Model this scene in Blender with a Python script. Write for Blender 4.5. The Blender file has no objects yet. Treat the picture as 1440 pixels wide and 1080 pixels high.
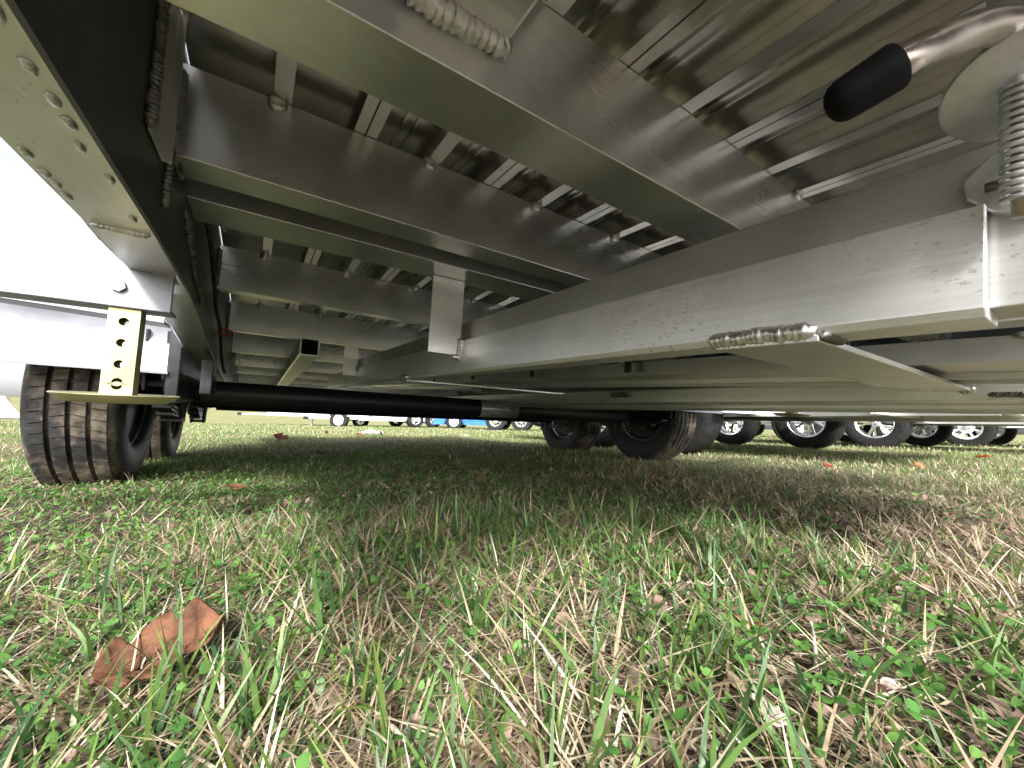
import bpy, bmesh, math, random
import numpy as np
from mathutils import Vector, Matrix

# ------------------------------------------------------------------ camera, world, sun, exposure
S = bpy.context.scene
COL = S.collection
rng = np.random.default_rng(7)
random.seed(7)
CAM_H = 0.22

def frame(yaw, pitch, roll):
    cy, sy = math.cos(yaw), math.sin(yaw)
    f = Vector((sy*math.cos(pitch), cy*math.cos(pitch), math.sin(pitch)))
    r = Vector((cy, -sy, 0)); u = r.cross(f)
    r2 = r*math.cos(roll) + u*math.sin(roll); u2 = u*math.cos(roll) - r*math.sin(roll)
    return Matrix((r2, u2, -f)).transposed()          # columns: camera x, y, z

CAMR = frame(0, math.atan(56.5/561), 0.0205)          # camera in the world
TRLR = frame(.57406, .05484, .06064)                  # the same camera seen from the trailer's own axes
T2W = CAMR @ TRLR.transposed()
cam = bpy.data.cameras.new('camera'); camo = bpy.data.objects.new('camera', cam); COL.objects.link(camo)
camo.matrix_world = Matrix.Translation((0, 0, CAM_H)) @ CAMR.to_4x4()
cam.sensor_width = 36; cam.lens = 561/1440*36; cam.clip_start = .01; cam.clip_end = 2000
S.camera = camo

SUN_AZ, SUN_EL = math.radians(174), math.radians(32)  # azimuth from +Y towards +X
W = bpy.data.worlds.new('World'); S.world = W; W.use_nodes = True
nt = W.node_tree; bg = nt.nodes['Background']
sky = nt.nodes.new('ShaderNodeTexSky'); sky.sky_type = 'NISHITA'; sky.sun_disc = False
sky.sun_elevation = SUN_EL; sky.sun_rotation = SUN_AZ
sky.air_density = 1.0; sky.dust_density = 4.0; sky.ozone_density = 1.0
bw = nt.nodes.new('ShaderNodeRGBToBW'); mxs = nt.nodes.new('ShaderNodeMixRGB'); mxs.inputs[0].default_value = .92   # thin white overcast veil
nt.links.new(sky.outputs[0], bw.inputs[0]); nt.links.new(sky.outputs[0], mxs.inputs[1]); nt.links.new(bw.outputs[0], mxs.inputs[2])
nt.links.new(mxs.outputs[0], bg.inputs[0]); bg.inputs[1].default_value = .15
sun = bpy.data.lights.new('sun', 'SUN'); sun.energy = 2.5; sun.angle = math.radians(7.0); sun.color = (1, .965, .91)
suno = bpy.data.objects.new('sun', sun); COL.objects.link(suno)
sd = Vector((math.sin(SUN_AZ)*math.cos(SUN_EL), math.cos(SUN_AZ)*math.cos(SUN_EL), math.sin(SUN_EL)))
suno.rotation_euler = sd.to_track_quat('Z', 'Y').to_euler(); suno.location = (0, 0, 8)
S.view_settings.view_transform = 'Standard'; S.view_settings.look = 'None'
S.view_settings.exposure = 1.75; S.view_settings.gamma = 1
S.render.engine = 'CYCLES'
S.cycles.use_denoising = True
S.cycles.max_bounces = 8; S.cycles.diffuse_bounces = 5; S.cycles.glossy_bounces = 5

# ------------------------------------------------------------------ materials
def nodes(name):
    m = bpy.data.materials.new(name); m.use_nodes = True
    return m, m.node_tree, m.node_tree.nodes['Principled BSDF']
def N(t, kind, **kw):
    n = t.nodes.new(kind)
    for k, v in kw.items():
        if hasattr(n, k): setattr(n, k, v)
        else: n.inputs[k.replace('_', ' ')].default_value = v
    return n
def ramp(t, a, b, c0, c1, src):
    r = t.nodes.new('ShaderNodeValToRGB'); e = r.color_ramp.elements
    e[0].position, e[1].position = a, b; e[0].color, e[1].color = (*c0, 1), (*c1, 1)
    t.links.new(src, r.inputs[0]); return r.outputs[0]
def g(v): return (v, v, v)

def metal(name, brush, c0=(.62,.62,.60), c1=(.80,.80,.785), r0=.26, r1=.42, spots=.5, bump=.05, streak=.25, wave=.10, pits=.66, ps=300.0):
    """mill-finish aluminium drawn along one axis: streaks, faint stains, dark pits, brushed relief"""
    m, t, p = nodes(name)
    tc = N(t, 'ShaderNodeTexCoord')
    mp = N(t, 'ShaderNodeMapping'); mp.inputs['Scale'].default_value = brush
    t.links.new(tc.outputs['Object'], mp.inputs[0])
    br = N(t, 'ShaderNodeTexNoise', Scale=1.0, Detail=4.0, Roughness=.65); t.links.new(mp.outputs[0], br.inputs['Vector'])
    st = N(t, 'ShaderNodeTexNoise', Scale=9.0, Detail=6.0, Roughness=.62); t.links.new(tc.outputs['Object'], st.inputs['Vector'])
    big = N(t, 'ShaderNodeTexNoise', Scale=2.3, Detail=3.0); t.links.new(tc.outputs['Object'], big.inputs['Vector'])
    mq = N(t, 'ShaderNodeMapping'); mq.inputs['Scale'].default_value = tuple(1.0 if b > 50 else .45 for b in brush); t.links.new(tc.outputs['Object'], mq.inputs[0])
    vo = N(t, 'ShaderNodeTexNoise', Scale=ps, Detail=2.0, Roughness=.6); t.links.new(mq.outputs[0], vo.inputs['Vector'])
    pit = ramp(t, pits, pits+.05, g(1), g(0), vo.outputs['Fac'])
    gate = ramp(t, .50, .62, g(1-spots*.0), g(0), big.outputs['Fac'])
    base = ramp(t, .3, .72, c0, c1, st.outputs['Fac'])
    mx = N(t, 'ShaderNodeMixRGB', blend_type='MULTIPLY'); mx.inputs[0].default_value = spots
    mm = N(t, 'ShaderNodeMath', operation='MAXIMUM'); t.links.new(pit, mm.inputs[0]); t.links.new(gate, mm.inputs[1])
    cr = ramp(t, 0, 1, (.45,.44,.42), (1,1,1), mm.outputs[0])
    t.links.new(base, mx.inputs[1]); t.links.new(cr, mx.inputs[2])
    mx2 = N(t, 'ShaderNodeMixRGB', blend_type='MULTIPLY'); mx2.inputs[0].default_value = streak
    t.links.new(mx.outputs[0], mx2.inputs[1]); t.links.new(ramp(t, .32, .62, g(.72), g(1), br.outputs['Fac']), mx2.inputs[2])
    t.links.new(mx2.outputs[0], p.inputs['Base Color'])
    p.inputs['Metallic'].default_value = .93
    ad = N(t, 'ShaderNodeMath', operation='ADD'); t.links.new(big.outputs['Fac'], ad.inputs[0]); t.links.new(ramp(t, 0, 1, g(.42), g(.58), br.outputs['Fac']), ad.inputs[1])
    t.links.new(ramp(t, .36, .62, g(r0), g(r1), N_half(t, ad.outputs[0])), p.inputs['Roughness'])
    b = N(t, 'ShaderNodeBump', Strength=bump, Distance=.001); t.links.new(br.outputs['Fac'], b.inputs['Height'])
    b2 = N(t, 'ShaderNodeBump', Strength=wave, Distance=.003); t.links.new(big.outputs['Fac'], b2.inputs['Height']); t.links.new(b.outputs[0], b2.inputs['Normal'])
    t.links.new(b2.outputs[0], p.inputs['Normal'])
    return m
def N_half(t, src):
    h = N(t, 'ShaderNodeMath', operation='MULTIPLY'); h.inputs[1].default_value = .5; t.links.new(src, h.inputs[0]); return h.outputs[0]

def plain(name, c0, c1, rough=.5, metallic=0, scale=12, bump=.2, dist=.002, r1=None, detail=6):
    m, t, p = nodes(name)
    if 'rubber' in name: p.inputs['Specular IOR Level'].default_value = .06
    tc = N(t, 'ShaderNodeTexCoord'); n = N(t, 'ShaderNodeTexNoise', Scale=float(scale), Detail=float(detail), Roughness=.65)
    t.links.new(tc.outputs['Object'], n.inputs['Vector'])
    t.links.new(ramp(t, .32, .68, c0, c1, n.outputs['Fac']), p.inputs['Base Color'])
    if r1 is None: p.inputs['Roughness'].default_value = rough
    else: t.links.new(ramp(t, .35, .65, g(rough), g(r1), n.outputs['Fac']), p.inputs['Roughness'])
    p.inputs['Metallic'].default_value = metallic
    b = N(t, 'ShaderNodeBump', Strength=bump, Distance=dist); t.links.new(n.outputs['Fac'], b.inputs['Height'])
    t.links.new(b.outputs[0], p.inputs['Normal'])
    return m
AL_LON = metal('aluminium_drawn_lengthwise', (260, 3, 260))
AL_LAT = metal('aluminium_drawn_crosswise', (3, 170, 170), spots=.08, bump=.004, wave=.06, streak=.14, c0=(.64,.64,.635), c1=(.86,.86,.855), r0=.235, r1=.35)
AL_SIDE = metal('aluminium_side_channel', (300, 5, 300), c0=(.50,.50,.48), c1=(.64,.64,.62), r0=.36, r1=.5, spots=.7, bump=.08, streak=.35, pits=.64)
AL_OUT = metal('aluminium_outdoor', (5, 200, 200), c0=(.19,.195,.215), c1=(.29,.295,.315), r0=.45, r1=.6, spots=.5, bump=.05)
AL_BOX = metal('aluminium_dull_pitted', (300, 5, 300), c0=(.74,.74,.745), c1=(.90,.90,.905), r0=.36, r1=.52, spots=.9, bump=.12, streak=.4, pits=.625)
AL_DECK = metal('aluminium_deck', (300, 2.5, 300), c0=(.56,.555,.53), c1=(.74,.735,.70), r0=.21, r1=.27, spots=.15, streak=.10, bump=.006, wave=.04)
RAILM = metal('aluminium_shaded_web', (260, 3, 260), c0=(.10,.11,.13), c1=(.17,.18,.21), r0=.25, r1=.42, spots=.3)  # rail aluminium with the web's shade and dark reflections painted into its base colour
WELD = plain('weld_metal', (.50,.49,.47), (.86,.85,.83), .28, 1, 60, .5, .002, .42)
SOOT = plain('sooty_weld', (.07,.07,.07), (.36,.35,.34), .35, .9, 90, .6, .002, .6)
ZINC = plain('yellow_zinc', (.34,.325,.17), (.47,.43,.26), .34, .75, 14, .15, .001, .45)
GALV = plain('galvanised', (.50,.51,.52), (.72,.73,.74), .35, .9, 40, .2, .001, .5)
STEEL = plain('steel_bare', (.34,.28,.25), (.56,.50,.46), .25, 1, 18, .15, .001, .45)
BLACK = plain('black_paint', (.006,.007,.010), (.016,.017,.022), .35, 0, 20, .2, .002, .55)
RUBB = plain('black_rubber_cap', (.006,.006,.007), (.010,.010,.011), .75, 0, 30, .1, .001, .55)
CHROME = plain('bright_rim', (.70,.70,.72), (.85,.85,.86), .12, 1, 9, .05, .001, .25)
WHITE = plain('white_paint', (.74,.75,.76), (.84,.84,.84), .35, 0, 4, .05, .001)
GREYW = plain('grey_paint', (.30,.32,.35), (.42,.44,.47), .45, .2, 4, .05, .001)
BLUE = plain('blue_paint', (.01,.10,.45), (.02,.16,.60), .35, 0, 4, .05, .001)
RED = plain('red_plastic', (.45,.01,.02), (.60,.02,.03), .35)
REDD = plain('faded_red_plastic', (.22,.02,.02), (.32,.04,.035), .5)
TAPE = plain('clear_label', (.25,.26,.27), (.45,.46,.47), .2, .3, 30, .3, .002)
PLAST = plain('white_plastic', (.78,.80,.82), (.86,.88,.90), .4, 0, 30, .5, .01)
def tyre_mat():
    m, t, p = nodes('tyre_rubber')
    tc = N(t, 'ShaderNodeTexCoord'); n = N(t, 'ShaderNodeTexNoise', Scale=7.0, Detail=8.0, Roughness=.7)
    t.links.new(tc.outputs['Object'], n.inputs['Vector'])
    mu = ramp(t, .43, .56, g(0), g(1), n.outputs['Fac'])
    n2 = N(t, 'ShaderNodeTexNoise', Scale=60.0, Detail=4.0); t.links.new(tc.outputs['Object'], n2.inputs['Vector'])
    mud = ramp(t, .3, .7, (.10,.078,.058), (.25,.20,.15), n2.outputs['Fac'])
    rb = ramp(t, .3, .7, (.010,.010,.011), (.032,.031,.031), n2.outputs['Fac'])
    geo = N(t, 'ShaderNodeVectorMath', operation='LENGTH'); sp = N(t, 'ShaderNodeSeparateXYZ'); t.links.new(tc.outputs['Object'], sp.inputs[0])
    cb = N(t, 'ShaderNodeCombineXYZ'); t.links.new(sp.outputs[1], cb.inputs[1]); t.links.new(sp.outputs[2], cb.inputs[2]); t.links.new(cb.outputs[0], geo.inputs[0])
    edge = ramp(t, .290, .316, g(0), g(.9), geo.outputs['Value'])
    f = N(t, 'ShaderNodeMath', operation='MULTIPLY'); t.links.new(mu, f.inputs[0]); t.links.new(edge, f.inputs[1])
    mx = N(t, 'ShaderNodeMixRGB'); t.links.new(f.outputs[0], mx.inputs[0]); t.links.new(rb, mx.inputs[1]); t.links.new(mud, mx.inputs[2])
    t.links.new(mx.outputs[0], p.inputs['Base Color']); p.inputs['Roughness'].default_value = .62
    b = N(t, 'ShaderNodeBump', Strength=.5, Distance=.003); t.links.new(n2.outputs['Fac'], b.inputs['Height']); t.links.new(b.outputs[0], p.inputs['Normal'])
    return m
TYRE = tyre_mat()

def leafy(name, stops, rough=.5, trans=.35, attr='tint'):
    """thin plant matter: colour per blade from a tint attribute, some light passes through"""
    m, t, p = nodes(name)
    a = N(t, 'ShaderNodeAttribute'); a.attribute_name = attr
    r = t.nodes.new('ShaderNodeValToRGB'); e = r.color_ramp.elements
    while len(e) < len(stops): e.new(.5)
    for k, (pos, c) in enumerate(stops): e[k].position = pos; e[k].color = (*c, 1)
    t.links.new(a.outputs['Fac'], r.inputs[0])
    tc = N(t, 'ShaderNodeTexCoord'); n = N(t, 'ShaderNodeTexNoise', Scale=55.0, Detail=3.0); t.links.new(tc.outputs['Object'], n.inputs['Vector'])
    mx = N(t, 'ShaderNodeMixRGB', blend_type='MULTIPLY'); mx.inputs[0].default_value = .6
    t.links.new(r.outputs[0], mx.inputs[1]); t.links.new(ramp(t, .3, .7, g(.6), g(1.2), n.outputs['Fac']), mx.inputs[2])
    t.links.new(mx.outputs[0], p.inputs['Base Color']); p.inputs['Roughness'].default_value = rough
    tr = N(t, 'ShaderNodeBsdfTranslucent'); t.links.new(mx.outputs[0], tr.inputs[0])
    ms = N(t, 'ShaderNodeMixShader'); ms.inputs[0].default_value = trans
    out = t.nodes['Material Output']
    t.links.new(p.outputs[0], ms.inputs[1]); t.links.new(tr.outputs[0], ms.inputs[2]); t.links.new(ms.outputs[0], out.inputs[0])
    return m
GREEN = leafy('grass_green', [(0, (.030,.072,.032)), (.35, (.060,.135,.042)), (.7, (.110,.200,.045)), (1, (.20,.26,.06))], .42)
STRAW = leafy('grass_dry', [(0, (.07,.044,.030)), (.4, (.22,.158,.098)), (.75, (.44,.355,.235)), (1, (.68,.60,.47))], .55, .2)
CLOV = leafy('clover_green', [(0, (.045,.13,.03)), (.5, (.085,.21,.045)), (1, (.16,.30,.07))], .45, .35)
LITT = leafy('leaf_litter_brown', [(0, (.07,.045,.035)), (.5, (.20,.13,.095)), (1, (.42,.32,.25))], .7, .1)
def leafmat(name, c0, c1):
    m = plain(name, c0, c1, .8, 0, 45, .8, .004); m.node_tree.nodes['Principled BSDF'].inputs['Specular IOR Level'].default_value = .15; return m
RUST = leafmat('leaf_rust', (.085,.036,.022), (.20,.095,.052)); PALE = leafmat('leaf_pale', (.42,.32,.26), (.62,.52,.44)); ORNG = leafmat('leaf_orange', (.38,.085,.03), (.50,.16,.06))
BIGL = leafmat('leaf_copper', (.035,.016,.011), (.165,.075,.042)); TWIG = plain('twig_bark', (.22,.19,.17), (.45,.41,.38), .8, 0, 80, .6, .002)

# ------------------------------------------------------------------ helpers
def finish(o, parent=None, label=None, cat=None, group=None, kind=None):
    COL.objects.link(o)
    if parent is not None: o.parent = parent
    if label: o['label'] = label
    if cat: o['category'] = cat
    if group: o['group'] = group
    if kind: o['kind'] = kind
    return o
def empty(name, loc=(0,0,0), rz=0, parent=None, **kw):
    o = bpy.data.objects.new(name, None); o.location = loc; o.rotation_euler = (0, 0, rz); o.empty_display_size = .1
    return finish(o, parent, **kw)

class MB:
    def __init__(s): s.v = []; s.f = []
    def add(s, v, f):
        b = len(s.v); s.v += [tuple(p) for p in v]; s.f += [tuple(i+b for i in q) for q in f]; return s
    def box(s, x0, x1, y0, y1, z0, z1):
        v = [(x,y,z) for x in (x0,x1) for y in (y0,y1) for z in (z0,z1)]
        return s.add(v, [(0,1,3,2),(4,6,7,5),(0,4,5,1),(2,3,7,6),(0,2,6,4),(1,5,7,3)])
    def prism(s, prof, axis, stations):
        """prof: 2-D outline; stations: list of (a, du, dv) along the axis (x: prof is y,z; y: prof is x,z; z: prof is x,y)"""
        n = len(prof); v = []
        for a, du, dv in stations:
            for (p, q) in prof:
                p, q = p+du, q+dv
                v.append({'x': (a,p,q), 'y': (p,a,q), 'z': (p,q,a)}[axis])
        f = [tuple(range(n))[::-1], tuple(range((len(stations)-1)*n, len(stations)*n))]
        for k in range(len(stations)-1):
            for i in range(n): f.append((k*n+i, k*n+(i+1)%n, (k+1)*n+(i+1)%n, (k+1)*n+i))
        return s.add(v, f)
    def tube(s, pts, r, n=12, cap=True):
        pts = [Vector(p) for p in pts]; m = len(pts); rr = r if hasattr(r, '__len__') else [r]*m
        v = []; up = None
        for i, p in enumerate(pts):
            d = (pts[min(i+1,m-1)] - pts[max(i-1,0)]).normalized()
            if up is None: up = d.orthogonal().normalized()
            a = (up - d*up.dot(d)).normalized(); up = a; b = d.cross(a)
            for k in range(n):
                t = 2*math.pi*k/n; v.append(p + (a*math.cos(t) + b*math.sin(t))*rr[i])
        f = [(i*n+k, i*n+(k+1)%n, (i+1)*n+(k+1)%n, (i+1)*n+k) for i in range(m-1) for k in range(n)]
        if cap: f += [tuple(range(n))[::-1], tuple(range((m-1)*n, m*n))]
        return s.add(v, f)
    def lathe(s, prof, axis='x', n=48, c=(0,0,0), closed=False):
        v = []
        for k in range(n):
            t = 2*math.pi*k/n
            for a, r in prof:
                p = {'x': (a, r*math.cos(t), r*math.sin(t)), 'z': (r*math.cos(t), r*math.sin(t), a), 'y': (r*math.cos(t), a, r*math.sin(t))}[axis]
                v.append((p[0]+c[0], p[1]+c[1], p[2]+c[2]))
        m = len(prof); f = []
        for k in range(n):
            for i in range(m if closed else m-1):
                j = (i+1) % m; f.append((k*m+i, k*m+j, ((k+1)%n)*m+j, ((k+1)%n)*m+i))
        return s.add(v, f)
    def bead(s, pts, r, pitch=None, n=10, jit=.12):
        """a weld bead: rippled, lumpy tube along a path"""
        pts = [Vector(p) for p in pts]; L = [0]
        for a, b in zip(pts, pts[1:]): L.append(L[-1] + (b-a).length)
        pitch = (pitch or r*.9)*.72; total = L[-1]; P = []; R = []; t = 0.0; lat = Vector((0, 0, 0))
        while t < total:                                 # one solidified puddle after another, each a little different
            step = pitch*random.uniform(.8, 1.25); amp = random.uniform(.16, .30); rr = r*random.uniform(.92, 1.06)
            lat = Vector([random.uniform(-.06, .06)*r for _ in range(3)])
            for ph in (0, .25, .5, .75, .95):
                q = min(total, t+ph*step); k = 0
                while k < len(pts)-2 and L[k+1] < q: k += 1
                u = (q-L[k])/max(1e-9, L[k+1]-L[k]); e = min(1, (min(q, total-q)+.0008)/(r*.9))
                P.append(pts[k].lerp(pts[k+1], u)+lat*math.sin(math.pi*ph)); R.append(rr*(1.04-amp*ph**1.6)*math.sqrt(max(.05, e)))
                if q >= total: break
            t += step
        keep = [0]
        for a in range(1, len(P)):
            if (P[a]-P[keep[-1]]).length > r*.05: keep.append(a)
        P = [P[a] for a in keep]; R = [R[a] for a in keep]
        return s.tube(P, R, n)
    def blob(s, c, rx, ry, rz, n=8, m=5, jit=.15):
        v = []; f = []
        for i in range(m+1):
            ph = math.pi*i/m
            for k in range(n):
                t = 2*math.pi*k/n; q = 1 + random.uniform(-jit, jit)
                v.append((c[0]+rx*q*math.sin(ph)*math.cos(t), c[1]+ry*q*math.sin(ph)*math.sin(t), c[2]+rz*q*math.cos(ph)))
        for i in range(m):
            for k in range(n): f.append((i*n+k, (i+1)*n+k, (i+1)*n+(k+1)%n, i*n+(k+1)%n))
        return s.add(v, f)
    def mesh(s, name, mat, smooth=False):
        me = bpy.data.meshes.new(name); me.from_pydata(s.v, [], s.f); me.materials.append(mat)
        bm = bmesh.new(); bm.from_mesh(me); bmesh.ops.recalc_face_normals(bm, faces=bm.faces[:]); bm.to_mesh(me); bm.free()
        if smooth: me.polygons.foreach_set('use_smooth', [True]*len(me.polygons))
        return me
    def build(s, name, mat, parent=None, bevel=0, smooth=False, loc=None, **kw):
        o = bpy.data.objects.new(name, s.mesh(name, mat, smooth))
        if loc is not None: o.location = loc
        if bevel:
            b = o.modifiers.new('bevel', 'BEVEL'); b.width = bevel; b.segments = 2; b.limit_method = 'ANGLE'; b.angle_limit = math.radians(35)
            b.harden_normals = False
        return finish(o, parent, **kw)

# ------------------------------------------------------------------ ground
def gz(x, y):
    x = np.asarray(x, float); y = np.asarray(y, float)
    z = .010*np.sin(2.1*x+.4)*np.sin(1.7*y+1.1) + .006*np.sin(5.3*x+2*y) + .004*np.sin(9*y-4*x+1)
    far = np.clip((np.hypot(x, y)-6)/20, 0, 1)
    z = z*(1-far*.5)
    d = np.hypot(x, y)                                   # grassy bank far ahead on the left, with a track at its left side
    bank = np.clip((d-30)/30, 0, 1); side = np.clip((-x-7)/10, 0, 1)
    return z + bank**1.4*side*1.9 + np.clip((d-70)/400, 0, 1)*0
def ground():
    rs = [0, .12, .2, .28, .36, .45, .55, .66, .78, .9, 1.05, 1.2, 1.4, 1.6, 1.85, 2.1, 2.4, 2.8, 3.2, 3.7, 4.3, 5, 6, 7, 8.5, 10, 12, 14.5, 17.5, 21, 25, 30, 36, 43, 52, 63, 78, 100, 140, 220, 400, 800, 1500]
    n = 180; v = [(0, 0, float(gz(0, 0)))]; f = []
    for r in rs[1:]:
        for k in range(n):
            t = 2*math.pi*k/n; x, y = r*math.cos(t), r*math.sin(t); v.append((x, y, float(gz(x, y))))
    for k in range(n): f.append((0, 1+k, 1+(k+1)%n))
    for i in range(len(rs)-2):
        for k in range(n): f.append((1+i*n+k, 1+i*n+(k+1)%n, 1+(i+1)*n+(k+1)%n, 1+(i+1)*n+k))
    m, t, p = nodes('turf')
    tc = N(t, 'ShaderNodeTexCoord')
    a = N(t, 'ShaderNodeTexNoise', Scale=1.3, Detail=5.0); b = N(t, 'ShaderNodeTexNoise', Scale=45.0, Detail=6.0, Roughness=.75)
    for q in (a, b): t.links.new(tc.outputs['Object'], q.inputs['Vector'])
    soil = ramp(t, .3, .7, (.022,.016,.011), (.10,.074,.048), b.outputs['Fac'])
    turf = ramp(t, .3, .7, (.07,.10,.022), (.20,.23,.07), b.outputs['Fac'])
    dry = ramp(t, .3, .7, (.15,.12,.06), (.32,.27,.14), b.outputs['Fac'])
    m1 = N(t, 'ShaderNodeMixRGB'); t.links.new(ramp(t, .42, .62, g(0), g(1), a.outputs['Fac']), m1.inputs[0]); t.links.new(turf, m1.inputs[1]); t.links.new(dry, m1.inputs[2])
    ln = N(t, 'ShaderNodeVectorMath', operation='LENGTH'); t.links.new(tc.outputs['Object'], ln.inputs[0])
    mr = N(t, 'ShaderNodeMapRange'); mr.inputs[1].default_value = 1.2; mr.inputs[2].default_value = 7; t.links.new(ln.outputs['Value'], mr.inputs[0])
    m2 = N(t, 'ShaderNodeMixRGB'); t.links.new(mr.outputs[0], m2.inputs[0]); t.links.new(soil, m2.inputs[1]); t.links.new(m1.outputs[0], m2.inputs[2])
    t.links.new(m2.outputs[0], p.inputs['Base Color']); p.inputs['Roughness'].default_value = .9
    bp = N(t, 'ShaderNodeBump', Strength=.8, Distance=.01); t.links.new(b.outputs['Fac'], bp.inputs['Height']); t.links.new(bp.outputs[0], p.inputs['Normal'])
    mb = MB(); mb.add(v, f); mb.build('ground', m, smooth=True, kind='structure')
ground()
def track():
    m = plain('gravel', (.22,.20,.20), (.40,.37,.37), .9, 0, 3, .6, .05)
    v = []; f = []; K = 24
    for i in range(K+1):
        q = i/K; d = 26+60*q; 
        for s_ in (-1, 1):
            cx = -d*.86 - 1.5; w = 3.0+1.5*q
            x = cx + s_*w; y = d*.62 + s_*1.5; v.append((x, y, float(gz(x, y))+.03))
    for i in range(K): f.append((2*i, 2*i+1, 2*i+3, 2*i+2))
    MB().add(v, f).build('gravel_track', m, smooth=True, kind='structure')
track()

# ------------------------------------------------------------------ wheels (axis along X, face looks to -X)
TYRE_CLEAN = plain('tyre_rubber_clean', (.010,.010,.011), (.030,.030,.030), .6, 0, 40, .4, .003)
def tyre_mesh(R=.32, w=.205, rr=.185, n=84, tread=True):
    mb = MB(); h = w/2
    half = [(-h*.78, rr), (-h*.93, rr+.012), (-h*1.0, rr+.045), (-h*1.02, rr+.075), (-h*.97, R-.030), (-h*.88, R-.012), (-h*.76, R-.004)]
    ribs = []
    if tread:
        for a in (-.40, 0, .40): ribs += [(h*(a-.075), R-.001), (h*(a-.045), R-.010), (h*(a+.045), R-.010), (h*(a+.075), R-.001)]
    else: ribs = [(0, R)]
    prof = half + ribs + [(-a, r) for a, r in half[::-1]] + [(h*.6, rr-.004), (-h*.6, rr-.004)]
    mb.lathe(prof, 'x', n, closed=True)
    if tread:                                            # tread blocks with gaps, standing proud of the ribs
        nb = 62
        for (a0, a1, off) in ((-.77,-.455,0), (-.345,-.055,.35), (.055,.345,.1), (.455,.77,.5)):
            for k in range(nb):
                t0 = 2*math.pi*(k+off)/nb; t1 = t0 + 2*math.pi/nb*.88; sk = (t1-t0)*.22*(1 if a0 > 0 else -1)
                v = []
                for a, dt in ((a0, 0), (a1, sk)):
                    for t in (t0+dt, t1+dt):
                        for r in (R-.004, R+.0055): v.append((h*a, r*math.cos(t), r*math.sin(t)))
                mb.add(v, [(0,1,3,2),(4,6,7,5),(0,4,5,1),(2,3,7,6),(0,2,6,4),(1,5,7,3)])
    return mb.mesh('tyre', TYRE if tread else TYRE_CLEAN, False)
def smooth_by_angle(me, deg=35):
    me.polygons.foreach_set('use_smooth', [True]*len(me.polygons)); me.set_sharp_from_angle(angle=math.radians(deg))
def rim_mesh(rr=.187, w=.17, style='steel', mat=None):
    mb = MB(); h = w/2
    mb.lathe([(-h, rr+.010), (-h+.004, rr+.012), (-h+.010, rr-.004), (-h+.03, rr-.018), (-h+.05, rr-.028), (h-.05, rr-.028), (h-.02, rr-.010), (h-.006, rr-.003), (h, rr+.010),
              (h-.002, rr+.002), (h-.018, rr-.014), (h-.05, rr-.032), (-h+.05, rr-.032), (-h+.03, rr-.024), (-h+.012, rr-.010)], 'x', 56, closed=True)
    if style == 'steel':                                 # dished disc with round hand holes
        n = 48
        mb.lathe([(-.045, .022), (-.048, .055), (-.03, .085), (-.028, .100)], 'x', n); mb.lathe([(-.040, .022), (-.043, .055), (-.025, .085), (-.023, .100)], 'x', n)
        for k in range(8):                               # webs between the holes
            t = 2*math.pi*k/8; c, s_ = math.cos(t), math.sin(t); u = (-s_, c)
            v = []
            for r, wd, xx in ((.094, .028, -.028), (rr-.025, .036, -.018)):
                for e in (-1, 1):
                    for dx in (0, .006): v.append((xx+dx, c*r+u[0]*e*wd/2, s_*r+u[1]*e*wd/2))
            mb.add(v, [(0,1,3,2),(4,6,7,5),(0,4,5,1),(2,3,7,6),(0,2,6,4),(1,5,7,3)])
    else:                                                # five split spokes
        for k in range(5):
            t = 2*math.pi*k/5+.3
            for e in (-1, 1):
                p0 = Vector((-.055, math.cos(t)*.035, math.sin(t)*.035)); t2 = t + e*.20
                p1 = Vector((-.060, math.cos(t+e*.10)*.095, math.sin(t+e*.10)*.095)); p2 = Vector((-.045, math.cos(t2)*(rr-.02), math.sin(t2)*(rr-.02)))
                mb.tube([p0, p1, p2], [.022, .015, .018], 6)
    return mb.mesh('rim', mat or GALV, False)
def hub_mesh():
    mb = MB(); mb.lathe([(-.085, .001), (-.085, .020), (-.078, .026), (-.05, .028), (-.046, .055), (.03, .055), (.03, .001)], 'x', 24)
    for k in range(5):
        t = 2*math.pi*k/5; y, z = math.cos(t)*.057*.9, math.sin(t)*.057*.9
        mb.tube([(-.068, y, z), (-.04, y, z)], .010, 6)
    return mb.mesh('hub', GALV, False)
TY = tyre_mesh(); smooth_by_angle(TY, 40)
TY_PLAIN = tyre_mesh(.34, .21, .20, 64, False); smooth_by_angle(TY_PLAIN, 40)
RIM_ST = rim_mesh(style='steel', mat=CHROME); smooth_by_angle(RIM_ST)
RIM_AL = rim_mesh(.202, style='star', mat=CHROME); smooth_by_angle(RIM_AL)
RIM_WH = rim_mesh(.202, style='steel', mat=WHITE); smooth_by_angle(RIM_WH)
HUB = hub_mesh()
DRUM = MB().lathe([(-.01, .02), (-.01, .145), (.05, .150), (.055, .158), (.062, .158), (.064, .03)], 'x', 40).mesh('brake_drum', BLACK)
def wheel(parent, loc, side, ty=TY, rim=RIM_ST, drum=True, spin=0):
    w = empty('wheel', loc, 0, parent)
    if side > 0: w.rotation_euler = (0, 0, math.pi)
    for nm, me in (('tyre', ty), ('rim', rim), ('hub', HUB)) + ((('brake_drum', DRUM),) if drum else ()):
        o = bpy.data.objects.new(nm, me); finish(o, w)
        o.rotation_euler = (spin, 0, 0)
    return w

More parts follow.
